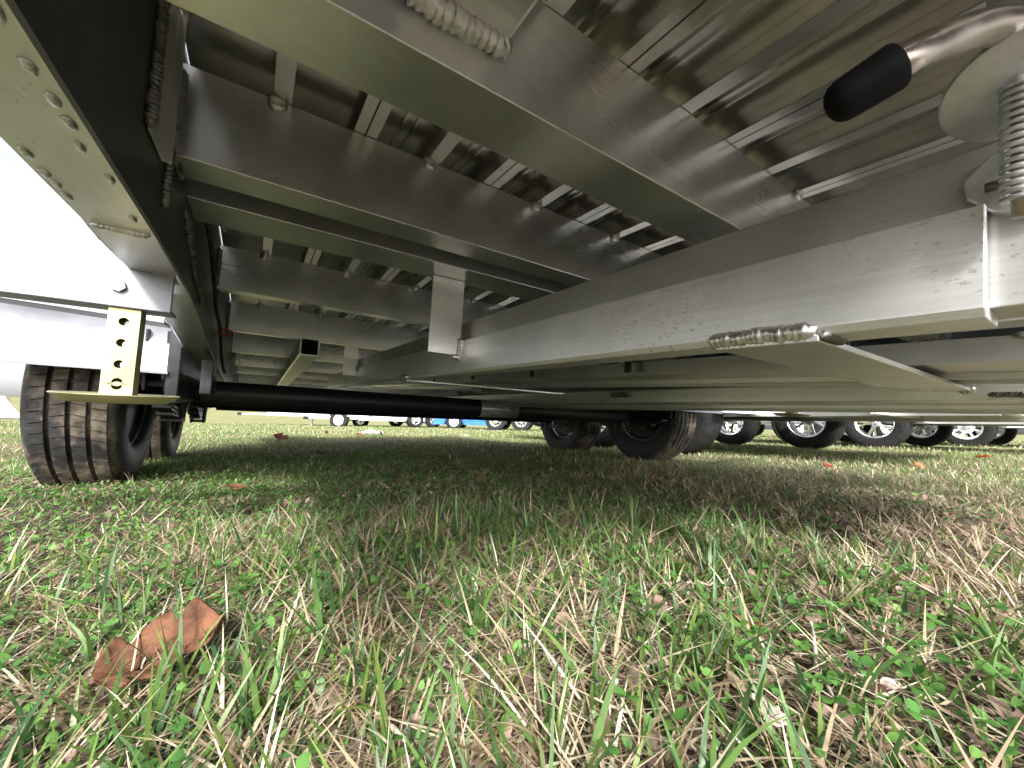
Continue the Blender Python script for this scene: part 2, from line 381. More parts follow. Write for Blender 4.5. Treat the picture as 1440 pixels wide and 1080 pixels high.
# ------------------------------------------------------------------ the trailer overhead (own axes, origin at the lens, x right, y ahead, z up)
KN = 1.2
def kz(y): return -.07*max(0, y-KN)
BASE = Vector((.96, 1.2, -.22))
trailer = bpy.data.objects.new('utility_trailer', None)
trailer.matrix_world = Matrix.Translation(Vector((0, 0, CAM_H)) + T2W @ BASE) @ T2W.to_4x4()
finish(trailer, label='large silver aluminium trailer seen from underneath, filling the upper half', cat='trailer')
def part(mb, name, mat, bevel=0, smooth=False, parent=None, **kw):
    if parent is None: return mb.build(name, mat, trailer, bevel, smooth, loc=-BASE, **kw)
    return mb.build(name, mat, parent, bevel, smooth, **kw)
XL, XR = -.114, 2.03
ZC, ZD = .30, .425
Y0, Y1 = -.14, 4.6

# main rails: web plus outward bottom and top flange, spliced at the weld seam
def rail_pieces(X, s):
    zb = [(-.14, .177), (.64, .177), (.95, .168), (1.6, .088), (4.6, -.122)]
    def zz(y):
        for (a, p), (b, q) in zip(zb, zb[1:]):
            if y <= b: return p+(q-p)*(y-a)/(b-a)
        return zb[-1][1]
    for ys, nm in (((-.14, .64), 0), ((.64, .80, .95, 1.2, 1.6, 2.4, 4.6), 1)):
        mb = MB(); v = []; f = []
        for y in ys:
            z0 = zz(y)+.0065; z1 = ZD+.034+kz(y); 
            v += [(X, y, z0), (X, y, z1), (X+s*.005, y, z1), (X+s*.005, y, z0)]
        for i in range(len(ys)-1):
            for k in range(4): f.append((4*i+k, 4*i+(k+1)%4, 4*i+4+(k+1)%4, 4*i+4+k))
        f += [(0,1,2,3), tuple(4*len(ys)-4+k for k in range(4))]
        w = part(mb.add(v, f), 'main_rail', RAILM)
        mb = MB(); v = []; f = []
        for y in ys:
            z0 = zz(y); e = .0575+.0012*math.sin(y*31)
            v += [(X-s*.0008, y, z0), (X+s*e, y, z0), (X+s*(e+.0035), y, z0+.0035), (X+s*e, y, z0+.0075), (X-s*.0008, y, z0+.0062)]
        for i in range(len(ys)-1):
            for k in range(5): f.append((5*i+k, 5*i+(k+1)%5, 5*i+5+(k+1)%5, 5*i+5+k))
        f += [(0,1,2,3,4), tuple(5*len(ys)-5+k for k in range(5))]
        part(mb.add(v, f), 'bottom_flange', AL_LON, parent=w)
    return zz
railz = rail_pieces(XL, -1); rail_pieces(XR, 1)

# crossmembers: web towards the rear, bottom flange running ahead of it
CM = [(.3285, .078), (.670, .066), (.807, .108), (1.41, .05), (2.02, .05), (2.62, .05), (3.2, .05), (3.72, .05), (4.3, .10)]
CMN = [(-.138, .05)]
def crossmember(y, fl):
    dz = kz(y); t = .006; z0, z1 = ZC+dz, ZD+dz; x0, x1 = XL+.0015, XR-.0015
    prof = [(y, z0), (y+fl, z0), (y+fl+.001, z0+.002), (y+fl, z0+t), (y+t+.004, z0+t), (y+t, z0+t+.004), (y+t, z1-t), (y+.035, z1-t), (y+.035, z1-.0005), (y, z1-.0005)]
    return part(MB().prism(prof, 'x', [(x0, 0, 0), (x1, 0, 0)]), 'crossmember', AL_LAT, bevel=.0012)
for y, fl in CMN + CM: crossmember(y, fl)

part(MB().box(XL+.002, XR-.002, 4.44, 4.50, .0, .19), 'front_header', AL_LAT, bevel=.003)
# deck planks, each with a rib under its middle and half ribs at its joints; bent at the knee
def plank(x0, w, l0, l1):
    mb = MB(); zf = ZD; zs = ZD+.030
    def bar(a, b, p, q):
        ys = [l0] + ([KN] if l0 < KN < l1 else []) + [l1]
        mb.prism([(a, p), (b, p), (b, q), (a, q)], 'y', [(y, 0, kz(y)) for y in ys])
    m = x0+w/2
    bar(x0+.0002, x0+w-.0002, zs, zs+.004); bar(x0+w-.012, x0+w+.012, zs+.0045, zs+.0065)
    bar(m-.002, m+.002, zf+.003, zs-.0003); bar(m-.0115, m+.0115, zf, zf+.003)
    bar(x0+.0015, x0+.0045, zf+.003, zs-.0003); bar(x0+.0012, x0+.0175, zf, zf+.003)
    bar(x0+w-.0045, x0+w-.0015, zf+.003, zs-.0003); bar(x0+w-.0175, x0+w-.0012, zf, zf+.003)
    for q in (.22, .30, .72, .79): bar(x0+w*q-.0022, x0+w*q+.0022, zs-.004, zs-.0002)
    return mb
k = -1
while True:
    x0 = .12+.235*k; w = .235
    a = max(x0, XL+.0022); b = x0+w
    if x0 > XR-.03: break
    if b > XR-.002: b = XR-.002
    mb = plank(x0, w, Y0, Y1) if (a == x0 and b == x0+w) else None
    if mb is None:
        mb = MB()
        for (p, q, r, t) in ((a, b-.0012, ZD+.030, ZD+.034), (x0+w/2-.0115, x0+w/2+.0115, ZD, ZD+.003), (x0+w/2-.002, x0+w/2+.002, ZD+.003, ZD+.0297), (b-.0175, b-.0012, ZD, ZD+.003), (b-.0045, b-.0015, ZD+.003, ZD+.0297), (max(a, b-.012), min(b+.012, XR-.003), ZD+.0345, ZD+.0365)):
            if p < a-.001 or q > b+.013: continue
            mb.prism([(p, r), (q, r), (q, t), (p, t)], 'y', [(y, 0, kz(y)) for y in (Y0, KN, Y1)])
    part(mb, 'deck_plank', AL_DECK)
    k += 1

# weld spots where every middle rib crosses a crossmember
me = MB().blob((0,0,0), .013, .006, .011, 9, 6, .22).mesh('weld_spot', WELD, True)
for y, fl in CM[1:6]:
    if abs(y-.807) < .01: continue
    for k in range(0, 9):
        x = .12-.1175+.235*k - .007
        o = bpy.data.objects.new('weld_spot', me); o.location = Vector((x, y-.003, ZD+kz(y)-.006)) - BASE
        o.rotation_euler = (0, random.uniform(-.5, .5), random.uniform(-.4, .4)); finish(o, trailer)
o = bpy.data.objects.new('weld_spot', me); o.location = Vector((.815, .325, ZD-.004))-BASE; finish(o, trailer)

# upright corner beads at the crossmember ends, with a stiffener angle between them
for y in (.670, 1.41, 2.02):
    dz = kz(y); zt = ZD+dz
    part(MB().bead([(XL+.004, y-.004, zt-.012), (XL+.004, y-.004, ZC+dz+.004)], .0060), 'weld_bead', SOOT, smooth=True)
    part(MB().bead([(XL+.003, y+.02, ZC+dz-.001), (XL+.004, y+.064, ZC+dz-.002)], .0055), 'weld_bead', SOOT, smooth=True)
part(MB().prism([(XL+.001, .545), (XL+.004, .545), (XL+.004, .612), (XL+.012, .612), (XL+.012, .616), (XL+.001, .616)], 'z', [(.262, 0, 0), (.452, 0, 0)]), 'stiffener_angle', AL_LAT, bevel=.001)
part(MB().bead([(XL+.003, .538, .44), (XL+.003, .543, .36), (XL+.004, .540, .262)], .0065, .007), 'weld_bead', SOOT, smooth=True)
part(MB().bead([(XL+.003, .650, .30), (XL+.003, .648, .22)], .006, .007), 'weld_bead', SOOT, smooth=True)
part(MB().bead([(XL+.003, .80, .275), (XL+.003, .98, .215), (XL+.003, 1.15, .19)], .006, .007), 'weld_bead', SOOT, smooth=True)
mb = MB()
for p in [(-.122,.335), (-.121,.37), (-.121,.398), (-.125,.436), (-.123,.577), (-.119,.48), (-.165,.469), (-.166,.505), (-.165,.53), (-.166,.56), (-.120,.30)]:
    part(MB().blob((p[0], p[1]+random.uniform(-.005,.005), .1765), .0035, .009, .0022, 8, 4, .2), 'weld_spot', WELD, smooth=True)
part(MB().bead([(-.168, .633, .176), (-.118, .633, .176)], .005, .006), 'weld_bead', WELD, smooth=True)
part(MB().bead([(-.170, .60, .181), (-.175, .70, .181), (-.172, .79, .178)], .004, .006), 'weld_bead', WELD, smooth=True)

# clean-up bracket with its big bead at the first crossmember
part(MB().box(.088, .178, .16, .3275, .345, .452), 'mounting_bracket', AL_LAT, bevel=.004)
part(MB().bead([(.075, .318, .340), (.115, .321, .339), (.172, .322, .343), (.181, .321, .352)], .0115, .010), 'weld_bead', WELD, smooth=True)

# ramp carrier: tall channel, with a lighter angle lapped on its side, straps beneath
def lon(prof, y0, y1, drop=-.0115): return MB().prism(prof, 'y', [(y0, 0, drop*y0), (y1, 0, drop*y1)])
part(lon([(.4330, .090), (.4330, .211), (.439, .211), (.439, .095), (.48, .095), (.48, .090)], -.15, 2.2), 'carrier_channel', AL_SIDE, bevel=.0012)
part(lon([(.4185, .0885), (.4185, .1625), (.4258, .1625), (.4258, .0955), (.466, .0955), (.468, .092), (.466, .0815), (.4225, .0815)], .052, 2.9), 'carrier_angle', AL_BOX, bevel=.001)
part(lon([(.75, .088), (.75, .120), (.756, .120), (.756, .094), (1.045, .094), (1.045, .088)], -.10, 3.2, 0), 'carrier_angle', AL_LON, bevel=.001)
part(lon([(.70, .128), (.70, .170), (.706, .170), (.706, .134), (.745, .134), (.745, .128)], -.10, 3.2, 0), 'carrier_angle', AL_LON, bevel=.001)
part(lon([(1.06, .064), (1.06, .104), (1.067, .104), (1.067, .070), (1.46, .070), (1.46, .064)], -.10, 3.4, -.033), 'carrier_angle', AL_LON, bevel=.001)
part(lon([(1.50, .08), (1.50, .15), (1.507, .15), (1.507, .086), (1.56, .086), (1.56, .08)], -.10, 3.4, -.03), 'carrier_angle', AL_LON, bevel=.001)
part(lon([(1.88, .08), (1.88, .15), (1.887, .15), (1.887, .086), (1.94, .086), (1.94, .08)], -.10, 3.4, -.03), 'carrier_angle', AL_LON, bevel=.001)
for x, z, dr in ((.868, .0878, 0), (.955, .0878, 0), (1.20, .0638, -.033), (1.33, .0638, -.033), (1.445, .0638, -.033)):
    part(lon([(x, z-.009), (x+.005, z-.009), (x+.005, z), (x, z)], -.10, 3.2, dr), 'stiffening_rib', AL_LON)
for y in (-.1, .22, .62, 1.0, 1.4, 1.8):                 # short dark posts between the second angles
    part(MB().box(.722, .728, y, y+.018, .094, .1278), 'post', BLACK)
mb = MB()
for y in (.05, .33, .66, 1.05, 1.45, 1.9): part(MB().blob((.748, y, .119), .004, .022, .007, 10, 5, .2), 'weld_tab', WELD, smooth=True)
def strap(y0, y1, x0, x1, z):
    mb = MB().box(x0, x1, y0, y1, z-.0065, z)
    part(mb, 'strap', AL_LAT, bevel=.0012)
strap(.148, .242, .417, 1.075, .0800)
strap(1.27, 1.335, .417, 1.20, .0660)
part(MB().bead([(.4180, .150, .0835), (.4172, .19, .0845), (.4180, .250, .083)], .0088, .0080), 'weld_bead', WELD, smooth=True)
part(MB().bead([(.417, .146, .080), (.44, .144, .080), (.462, .145, .080)], .0055, .006), 'weld_bead', SOOT, smooth=True)
part(MB().bead([(1.056, .144, .078), (1.06, .165, .076)], .008), 'weld_bead', WELD, smooth=True)
part(MB().bead([(.4165, 1.26, .073), (.4165, 1.34, .073)], .010, .010), 'weld_bead', WELD, smooth=True)
part(MB().bead([(1.058, .9, .062), (1.058, .99, .060)], .009, .009), 'weld_bead', SOOT, smooth=True)
part(MB().bead([(1.058, .06, .070), (1.058, .13, .069)], .005, .006), 'weld_bead', SOOT, smooth=True)
for (x0, y, z0, z1) in ((.336, .89, .115, ZC-.0005), (.352, 2.045, .10, ZC+kz(2.045)-.0005)):
    part(MB().box(x0, .4183, y, y+.006, z0, z1), 'hanger_plate', AL_LAT, bevel=.001)
part(MB().bead([(.4185, .884, .158), (.4175, .883, .125), (.4165, .886, .108), (.395, .886, .112)], .0080, .008), 'weld_bead', WELD, smooth=True)
part(MB().bead([(.4185, 2.04, .15), (.4175, 2.04, .12)], .009, .009), 'weld_bead', WELD, smooth=True)

# square tube with an open end under the fourth crossmember
def sq_tube(cx, cz, w, t, y0, y1):
    h = w/2; i = h-t; c = .006
    def ring(q): 
        k = min(c, q*.3); return [(-q+k,-q),(q-k,-q),(q,-q+k),(q,q-k),(q-k,q),(-q+k,q),(-q,q-k),(-q,-q+k)]
    v = []; n = 8
    for y in (y0, y1):
        for q in (h, i):
            for a, b in ring(q): v.append((cx+a, y, cz+b+kz(y)-kz(y0)))
    f = []
    for k in range(n):
        j = (k+1)%n
        f += [(k, j, n+j, n+k), (2*n+k, 2*n+j, 3*n+j, 3*n+k), (k, j, 2*n+j, 2*n+k), (n+k, n+j, 3*n+j, 3*n+k)]
    return MB().add(v, f)
part(sq_tube(.195, .205, .078, .0055, 1.96, 4.4), 'centre_tube', AL_LON)
part(MB().bead([(.17, 2.02, .246), (.22, 2.02, .246)], .005), 'weld_bead', WELD, smooth=True)

# axles with wheels, springs, fenders
AXZ = -.020
def lv(y): return -.07*y
for i, y in enumerate((1.90, 2.74)):
    z = AXZ if i == 0 else -.075
    part(MB().tube([(-.16, y, z), (XR+.16, y, z-.006)], .047, 24), 'axle', BLACK, smooth=True)
    for sgn, x in ((-1, -.425), (1, 2.385)):
        wz = (-.222 if sgn < 0 else -.195)+.322+lv(y)
        w = wheel(trailer, Vector((x, y+(.02 if sgn < 0 else -.03), wz))-BASE, sgn, spin=.3+i)
        part(MB().tube([(x-sgn*.06, y, wz), (x-sgn*.32, y, z)], .03, 14), 'spindle', BLACK, smooth=True)
part(MB().tube([(1.02, 1.9, AXZ-.0028), (1.26, 1.9, AXZ-.0034)], .0480, 20), 'label_sleeve', TAPE, smooth=True)
part(MB().tube([(XL-.12, 2.18, .0), (XR+.12, 2.18, -.02)], .02, 12), 'brake_line_tube', BLACK, smooth=True)
for sgn, x in ((-1, -.235), (1, 2.15)):
    for y in (1.90, 2.74):
        mb = MB()
        for k in range(3):
            L = .34-.08*k; pts = []
            for q in range(9):
                u = q/8*2-1; pts.append((y+u*L, .045+lv(y)-.012*k + .05*(u*L/.34)**2))
            for a, b in zip(pts, pts[1:]):
                v = [(x-.022, a[0], a[1]), (x+.022, a[0], a[1]), (x+.022, a[0], a[1]+.008), (x-.022, a[0], a[1]+.008), (x-.022, b[0], b[1]), (x+.022, b[0], b[1]), (x+.022, b[0], b[1]+.008), (x-.022, b[0], b[1]+.008)]
                mb.add(v, [(0,1,2,3),(4,5,6,7),(0,1,5,4),(3,2,6,7),(0,3,7,4),(1,2,6,5)])
        part(mb, 'leaf_spring', BLACK)
        q = lv(y); part(MB().box(x-.03, x+.03, y-.05, y+.05, q+.005, q+.014).tube([(x-.026, y-.03, q), (x-.026, y-.03, q+.15)], .006, 8).tube([(x+.026, y-.03, q), (x+.026, y-.03, q+.15)], .006, 8)
             .tube([(x-.026, y+.03, q), (x-.026, y+.03, q+.15)], .006, 8).tube([(x+.026, y+.03, q), (x+.026, y+.03, q+.15)], .006, 8), 'spring_clamp', BLACK)
    for y in (1.53, 2.32, 3.12):
        q = lv(y); part(MB().prism([(y-.05, .26+q), (y+.05, .26+q), (y+.03, .09+q), (y-.03, .09+q)], 'x', [(x-.026, 0, 0), (x-.020, 0, 0)]).prism([(y-.05, .26+q), (y+.05, .26+q), (y+.03, .09+q), (y-.03, .09+q)], 'x', [(x+.020, 0, 0), (x+.026, 0, 0)])
             .tube([(x-.034, y, .11+q), (x+.034, y, .11+q)], .010, 8), 'spring_hanger', BLACK)
# inner dark plate behind the left spring and its bolts
part(MB().box(-.205, XL-.062, 1.45, 3.2, -.05, .20), 'spring_beam', BLACK, bevel=.003)
part(MB().box(-.128, -.10, 1.44, 1.56, -.02, .08), 'spring_perch', BLACK, bevel=.003)
part(MB().bead([(-.10, 1.50, .012), (-.10, 1.52, -.005), (-.09, 1.56, .004)], .010, .02), 'brake_wire', BLACK)

def fender(x0, x1, yc, L, zt, zb):
    """pressed fender: flat top with rolled ends, thin sheet, inner skirt"""
    out = []; 
    P = [(yc-L, zb), (yc-L+.012, zb+.045), (yc-L+.05, zb+.115), (yc-L+.13, zt-.02), (yc-L+.2, zt), (yc+L-.2, zt), (yc+L-.13, zt-.02), (yc+L-.05, zb+.115), (yc+L-.012, zb+.045), (yc+L, zb)]
    t = .004; inn = [(y + (t if y < yc else -t), z-t if 0 < i < len(P)-1 else z) for i, (y, z) in enumerate(P)]
    v = []; n = len(P); f = []
    for x in (x0, x1):
        v += [(x, *p) for p in P] + [(x, *p) for p in inn]
    for i in range(n-1):
        f += [(i, i+1, 2*n+i+1, 2*n+i), (n+i, n+i+1, 3*n+i+1, 3*n+i), (i, i+1, n+i+1, n+i), (2*n+i, 2*n+i+1, 3*n+i+1, 3*n+i)]
    for i in (0, n-1): f.append((i, n+i, 3*n+i, 2*n+i))
    return MB().add(v, f)
FZ = .13
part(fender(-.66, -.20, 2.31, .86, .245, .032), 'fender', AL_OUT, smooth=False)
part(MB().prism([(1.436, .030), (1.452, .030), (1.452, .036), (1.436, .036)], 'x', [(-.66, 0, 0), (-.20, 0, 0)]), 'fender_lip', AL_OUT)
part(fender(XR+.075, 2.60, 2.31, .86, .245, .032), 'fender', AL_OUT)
# side rail above the fender
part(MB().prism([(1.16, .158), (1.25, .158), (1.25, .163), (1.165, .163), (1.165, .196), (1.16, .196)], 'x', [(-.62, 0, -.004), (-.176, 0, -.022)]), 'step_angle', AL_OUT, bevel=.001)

# stabiliser: cross channel, bolt, perforated leg, round foot
for sx in (-1, 1):
    if sx < 0: xr, xl, dz, yy = XL-.004, -.66, 0, .82
    else: xr, xl, dz, yy = 2.60, XR+.004, .055, .82
    prof = [(yy, .113), (yy, .175), (yy+.005, .1755), (yy+.055, .1755), (yy+.055, .170), (yy+.0055, .170), (yy+.0055, .118), (yy+.055, .118), (yy+.055, .113)]
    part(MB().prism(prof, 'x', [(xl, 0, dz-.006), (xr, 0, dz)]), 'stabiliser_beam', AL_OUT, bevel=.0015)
    lx = -.1905 if sx < 0 else 2.08
    w, hz0, hz1 = .0365, -.022+dz*1.1, .112+dz
    holes = [(.092-.0325*k)+dz for k in range(4)] + [.0]
    # leg: four walls; the two facing fore and aft pierced by round holes
    def pierced(x0, x1, y, z0, z1, hs, r, th):
        mb = MB(); n = 16; zs = sorted([h for h in hs if z0+r < h < z1-r]); cuts = [z0] + [(a+b)/2 for a, b in zip(zs, zs[1:])] + [z1]; cx = (x0+x1)/2
        for h, (a, b) in zip(zs, zip(cuts, cuts[1:])):
            v = []; f = []
            for yy_ in (y, y+th):
                for q in range(n):
                    t = 2*math.pi*q/n; v.append((cx+r*math.cos(t), yy_, h+r*math.sin(t)))
                for q in range(n):
                    t = 2*math.pi*q/n; c, s_ = math.cos(t), math.sin(t); m_ = max(abs(c), abs(s_)); 
                    X_ = cx + (x1-x0)/2*c/m_; Z_ = h + (s_/m_)*((b-h) if s_ > 0 else (h-a)); v.append((X_, yy_, Z_))
            for q in range(n):
                j = (q+1)%n
                f += [(q, j, n+j, n+q), (2*n+q, 2*n+j, 3*n+j, 3*n+q), (q, j, 2*n+j, 2*n+q), (n+q, n+j, 3*n+j, 3*n+q)]
            mb.add(v, f)
        return mb
    th = .004
    leg = pierced(lx, lx+w, yy+.008, hz0, hz1, holes, .0062, th)
    b2 = pierced(lx, lx+w, yy+.008+w-th, hz0, hz1, holes, .0062, th); leg.add(b2.v, b2.f)
    leg.box(lx, lx+th, yy+.0125, yy+.008+w-th-.0005, hz0, hz1); leg.box(lx+w-th, lx+w, yy+.0125, yy+.008+w-th-.0005, hz0, hz1)
    part(leg, 'stabiliser_leg', ZINC)
    cx, cy = lx+w/2+.0, yy+.027
    part(MB().lathe([(hz0-.0005, .0), (hz0-.0005, .060), (hz0+.004, .072), (hz0+.0025, .0735), (hz0-.009, .058), (hz0-.009, .0)], 'z', 40, (cx, cy, 0)), 'foot_plate', ZINC, bevel=0)
    part(MB().tube([(lx+.010, yy-.006, .1435+dz), (lx+.010, yy+.001, .1435+dz)], .0095, 6).tube([(lx+.010, yy-.0075, .1435+dz), (lx+.010, yy-.0045, .1435+dz)], .0055, 12), 'bolt', GALV, bevel=.0008)
    if sx < 0: part(MB().bead([(-.176, yy-.001, .1795), (-.122, yy-.001, .178)], .0062, .006), 'weld_bead', WELD, smooth=True)

# sprung ramp latch at the right: plate, bent handle with a black grip, spring, threaded stop
LK = .76
lp_ = part(MB().lathe([(a*LK, r*LK) for a, r in [(-.0045, 0), (-.0045, .047), (-.003, .0495), (.002, .050), (.0045, .047), (.0045, 0)]], 'z', 48), 'latch_plate', GALV)
lp_.location = Vector((.537*LK, .046*LK, .3065*LK))-BASE; lp_.rotation_euler = (-.18, .42, 0)
part(MB().box(.405, .50, .012, .05, .2375, .4245), 'latch_bracket', GALV, bevel=.003)
def arc(pts, k=6):
    P = [Vector(p) for p in pts]; out = []
    for i in range(len(P)-1):
        a, b, c, d = P[max(i-1,0)], P[i], P[i+1], P[min(i+2,len(P)-1)]
        for q in range(k):
            t = q/k; out.append(.5*((2*b)+(c-a)*t+(2*a-5*b+4*c-d)*t*t+(3*b-a-3*c+d)*t**3))
    return out+[P[-1]]
hd = part(MB().tube(arc([Vector(p)*LK for p in [(.392, .110, .273), (.400, .093, .283), (.442, .075, .312), (.484, .056, .334), (.520, .040, .338), (.533, .034, .318), (.533, .034, .312)]]), .0140*LK, 20), 'latch_handle', STEEL, smooth=True)
g0, g1 = Vector((.383, .1287, .263))*LK, Vector((.399, .094, .282))*LK; d = (g1-g0).normalized()
GP = [(-.0050, .0015), (-.0046, .0045), (-.0034, .0080), (-.0014, .0112), (.0015, .0135), (.005, .0147), (.012, .0153), (.03, .0158), ((g1-g0).length/LK-.002, .0162), ((g1-g0).length/LK, .0156), ((g1-g0).length/LK+.0003, .0126)]
part(MB().tube([g0+d*a*LK for a, r in GP], [r*LK*1.12 for a, r in GP], 32), 'rubber_grip', RUBB, smooth=True)
pts = [((.530+.0105*math.cos(t))*LK, (.046+.0105*math.sin(t))*LK, (.302-.0066*t/(2*math.pi))*LK) for t in np.arange(0, 2*math.pi*16, .35)]
part(MB().tube(pts, .0023*LK, 6), 'spring', GALV, smooth=True)
part(MB().tube([Vector((.530, .046, .302))*LK, Vector((.530, .046, .185))*LK], .006*LK, 10), 'latch_pin', STEEL, smooth=True)
part(MB().prism([(.005, .152), (.030, .148), (.050, .156), (.062, .170), (.064, .184), (.050, .199), (.036, .202), (.022, .194), (.005, .196)], 'x', [(.4245, 0, 0), (.4320, 0, 0)]), 'latch_stop', GALV, bevel=.0015)
part(MB().tube([(.418, .052, .1720), (.418, -.02, .1700)], .0035, 10), 'latch_rod', STEEL, smooth=True)

# small red tie looped on the wiring by the left rail, and the wiring itself
lp = [(XL+.030+.018*math.cos(t), 1.50+.01*math.sin(t), .172+.011*math.sin(t)) for t in np.linspace(0, 2*math.pi, 20)]
part(MB().tube(lp, .0022, 6), 'red_tie', RED, smooth=True)
part(MB().tube(arc([(XL+.012, .9, .33), (XL+.014, 1.1, .30), (XL+.012, 1.35, .22), (XL+.016, 1.5, .18), (XL+.014, 1.75, .10), (XL+.02, 1.85, .06)]), .005, 8), 'wiring', BLACK, smooth=True)

# ------------------------------------------------------------------ other trailers (x across, y ahead, own bed heights)
YAWZ = math.atan2(.545, .84)
LATV, LONV = Vector((.84, .545)), Vector((-.545, .84))
def at(lat, lo): return LATV*lat + LONV*lo
def other(name, lat, lo, label, cat, width, length, rail_z, mat, rim, wheel_y, rz=YAWZ, track=None, fend=WHITE, R=.34, jack=None, sides=0, groups=None, ty=TY_PLAIN, body=None, front=1.6):
    p = at(lat, lo); z0 = float(gz(p.x, p.y))
    root = empty(name, (p.x, p.y, z0), rz, label=label, cat=cat, group=groups)
    hw = width/2; tr = track or hw+.14
    for s in (-1, 1):
        MB().prism([(s*hw, rail_z), (s*(hw-.05), rail_z), (s*(hw-.05), rail_z+.005), (s*(hw-.005), rail_z+.005), (s*(hw-.005), rail_z+.125), (s*(hw-.05), rail_z+.125), (s*(hw-.05), rail_z+.13), (s*hw, rail_z+.13)], 'y', [(-length/2, 0, 0), (length/2, 0, 0)]).build('side_rail', mat, root)
    MB().box(-hw+.006, hw-.006, -length/2, length/2, rail_z+.131, rail_z+.16).build('deck', mat, root)
    n = int(length/.6)
    me = MB().box(-hw+.052, hw-.052, 0, .05, rail_z+.03, rail_z+.129).mesh('crossmember', mat)
    for k in range(n+1):
        o = bpy.data.objects.new('crossmember', me); o.location = (0, -length/2+.02+k*(length-.1)/n, 0); finish(o, root)
    for y in wheel_y:
        MB().tube([(-tr, y, R), (tr, y, R)], .035, 12).build('axle', BLACK, root, smooth=True)
        for s in (-1, 1): wheel(root, (s*tr, y, R-.01), s, ty, rim, False, spin=y)
    ya, yb = min(wheel_y)-R-.1, max(wheel_y)+R+.1
    for s in (-1, 1):
        a, b = (s*(hw+.01), s*(tr+.13)); mb = fender(min(a, b), max(a, b), (ya+yb)/2, (yb-ya)/2, 2*R+.09, rail_z+.02); mb.build('fender', fend, root)
    if sides:
        for s in (-1, 1): MB().box(s*hw-.015, s*hw+.015, -length/2, length/2, rail_z+.161, rail_z+.161+sides).build('side_panel', body or mat, root)
        MB().box(-hw, hw, -length/2-.02, -length/2-.001, rail_z+.161, rail_z+.161+sides).build('tail_panel', body or mat, root)
    if jack is not None:
        for x, y in jack:
            MB().box(x-.03, x+.03, y-.03, y+.03, .03, rail_z).build('jack_leg', WHITE, root)
            MB().lathe([(.004, 0), (.004, .09), (.03, .085), (.03, 0)], 'z', 20, (x, y, 0)).build('jack_foot', GALV, root)
    # drawbar with its coupler
    mb = MB()
    for s in (-1, 1): mb.tube([(s*hw*.8, length/2, rail_z+.06), (0, length/2+front, rail_z+.06)], .04, 4)
    mb.build('drawbar', mat, root)
    MB().tube([(0, length/2+front-.08, rail_z+.06), (0, length/2+front+.15, rail_z+.07)], [.05, .06], 10).build('coupler', BLACK, root, smooth=True)
    for s in (-1, 1): MB().box(s*(hw-.17), s*(hw-.05), -length/2-.03, -length/2-.021, rail_z+.03, rail_z+.09).build('tail_light', RED, root)
    return root
A = other('flatbed_trailer', 4.24, 2.66, 'grey flatbed trailer nearest on the right, black inner wheels and white fender ends', 'trailer', 1.86, 4.6, .315, AL_LON, RIM_AL, (-.62, .28), jack=None, R=.345, track=1.25)
B = other('flatbed_trailer', 7.95, 2.2, 'second flatbed trailer from the right side, star spoke wheel facing the camera', 'trailer', 1.86, 4.6, .33, AL_LON, RIM_AL, (-.40, .5), jack=None, R=.345, track=1.07)
Cc = other('flatbed_trailer', 11.3, 1.9, 'third flatbed trailer at the right frame edge with bright white wheel rim', 'trailer', 1.86, 4.6, .34, WHITE, RIM_WH, (-.40, .5), R=.345, track=1.07)
# treadplate corner piece hanging from the nearest one
def treadplate(root, x, y, z):
    mb = MB().box(x, x+.14, y, y+.006, z, z+.055)
    mb.build('tread_plate', CHROME, root)
    mb = MB()
    for i in range(5):
        for j in range(2):
            cx, cz = x+.018+i*.026, z+.016+j*.024
            mb.blob((cx, y-.001, cz), .009, .002, .004, 6, 4, 0)
    mb.build('tread_lugs', BLACK, root)
treadplate(A, -.90, -1.85, .335)
MB().box(-1.16, -.905, -1.86, -1.83, .32, .40).build('white_corner_box', WHITE, A, bevel=.004)

def far(name, x, y, label, **kw):
    q = Vector((x, y)); return other(name, q.dot(LATV), q.dot(LONV), label, 'trailer', **kw)
far('utility_trailer', 7.2, 12.4, 'small low trailer with white rims on two posts, far between tyres at right', width=1.6, length=3.6, rail_z=.42, mat=WHITE, rim=RIM_WH, wheel_y=(0,), jack=[(-.7, -1.6), (.7, -1.6)], rz=YAWZ+.2)
far('utility_trailer', 11.5, 12.0, 'low trailer parked far off behind the star spoke wheel at right', width=1.6, length=3.6, rail_z=.42, mat=BLACK, rim=RIM_WH, wheel_y=(-.4, .4), rz=YAWZ+.1)
far('tipper_trailer', -2.05, 17.5, 'bright blue tipper trailer in the distance, seen under the axle', width=1.7, length=2.3, rail_z=.16, mat=BLUE, rim=RIM_WH, wheel_y=(.3,), rz=math.radians(90), sides=.5, body=BLUE, R=.30, fend=BLUE)
far('equipment_trailer', .0, 14.4, 'black trailer with dark tandem wheels, right of the blue tipper trailer', width=1.8, length=3.0, rail_z=.42, mat=BLACK, rim=RIM_ST, wheel_y=(-.43, .43), rz=math.radians(85), fend=BLACK)
far('enclosed_trailer', -4.75, 17.2, 'white enclosed trailer with silver tandem wheels, left of the blue tipper trailer', width=2.0, length=4.0, rail_z=.25, mat=WHITE, rim=RIM_AL, wheel_y=(-.2, -1.0), rz=math.radians(125), sides=1.8, body=WHITE)
far('flatbed_trailer', -7.4, 16.2, 'white flatbed trailer with a white jack post, farthest left in the distance', width=1.7, length=4.0, rail_z=.36, mat=WHITE, rim=RIM_WH, R=.26, wheel_y=(-.93,), rz=math.radians(88), jack=[(.0, .66)])

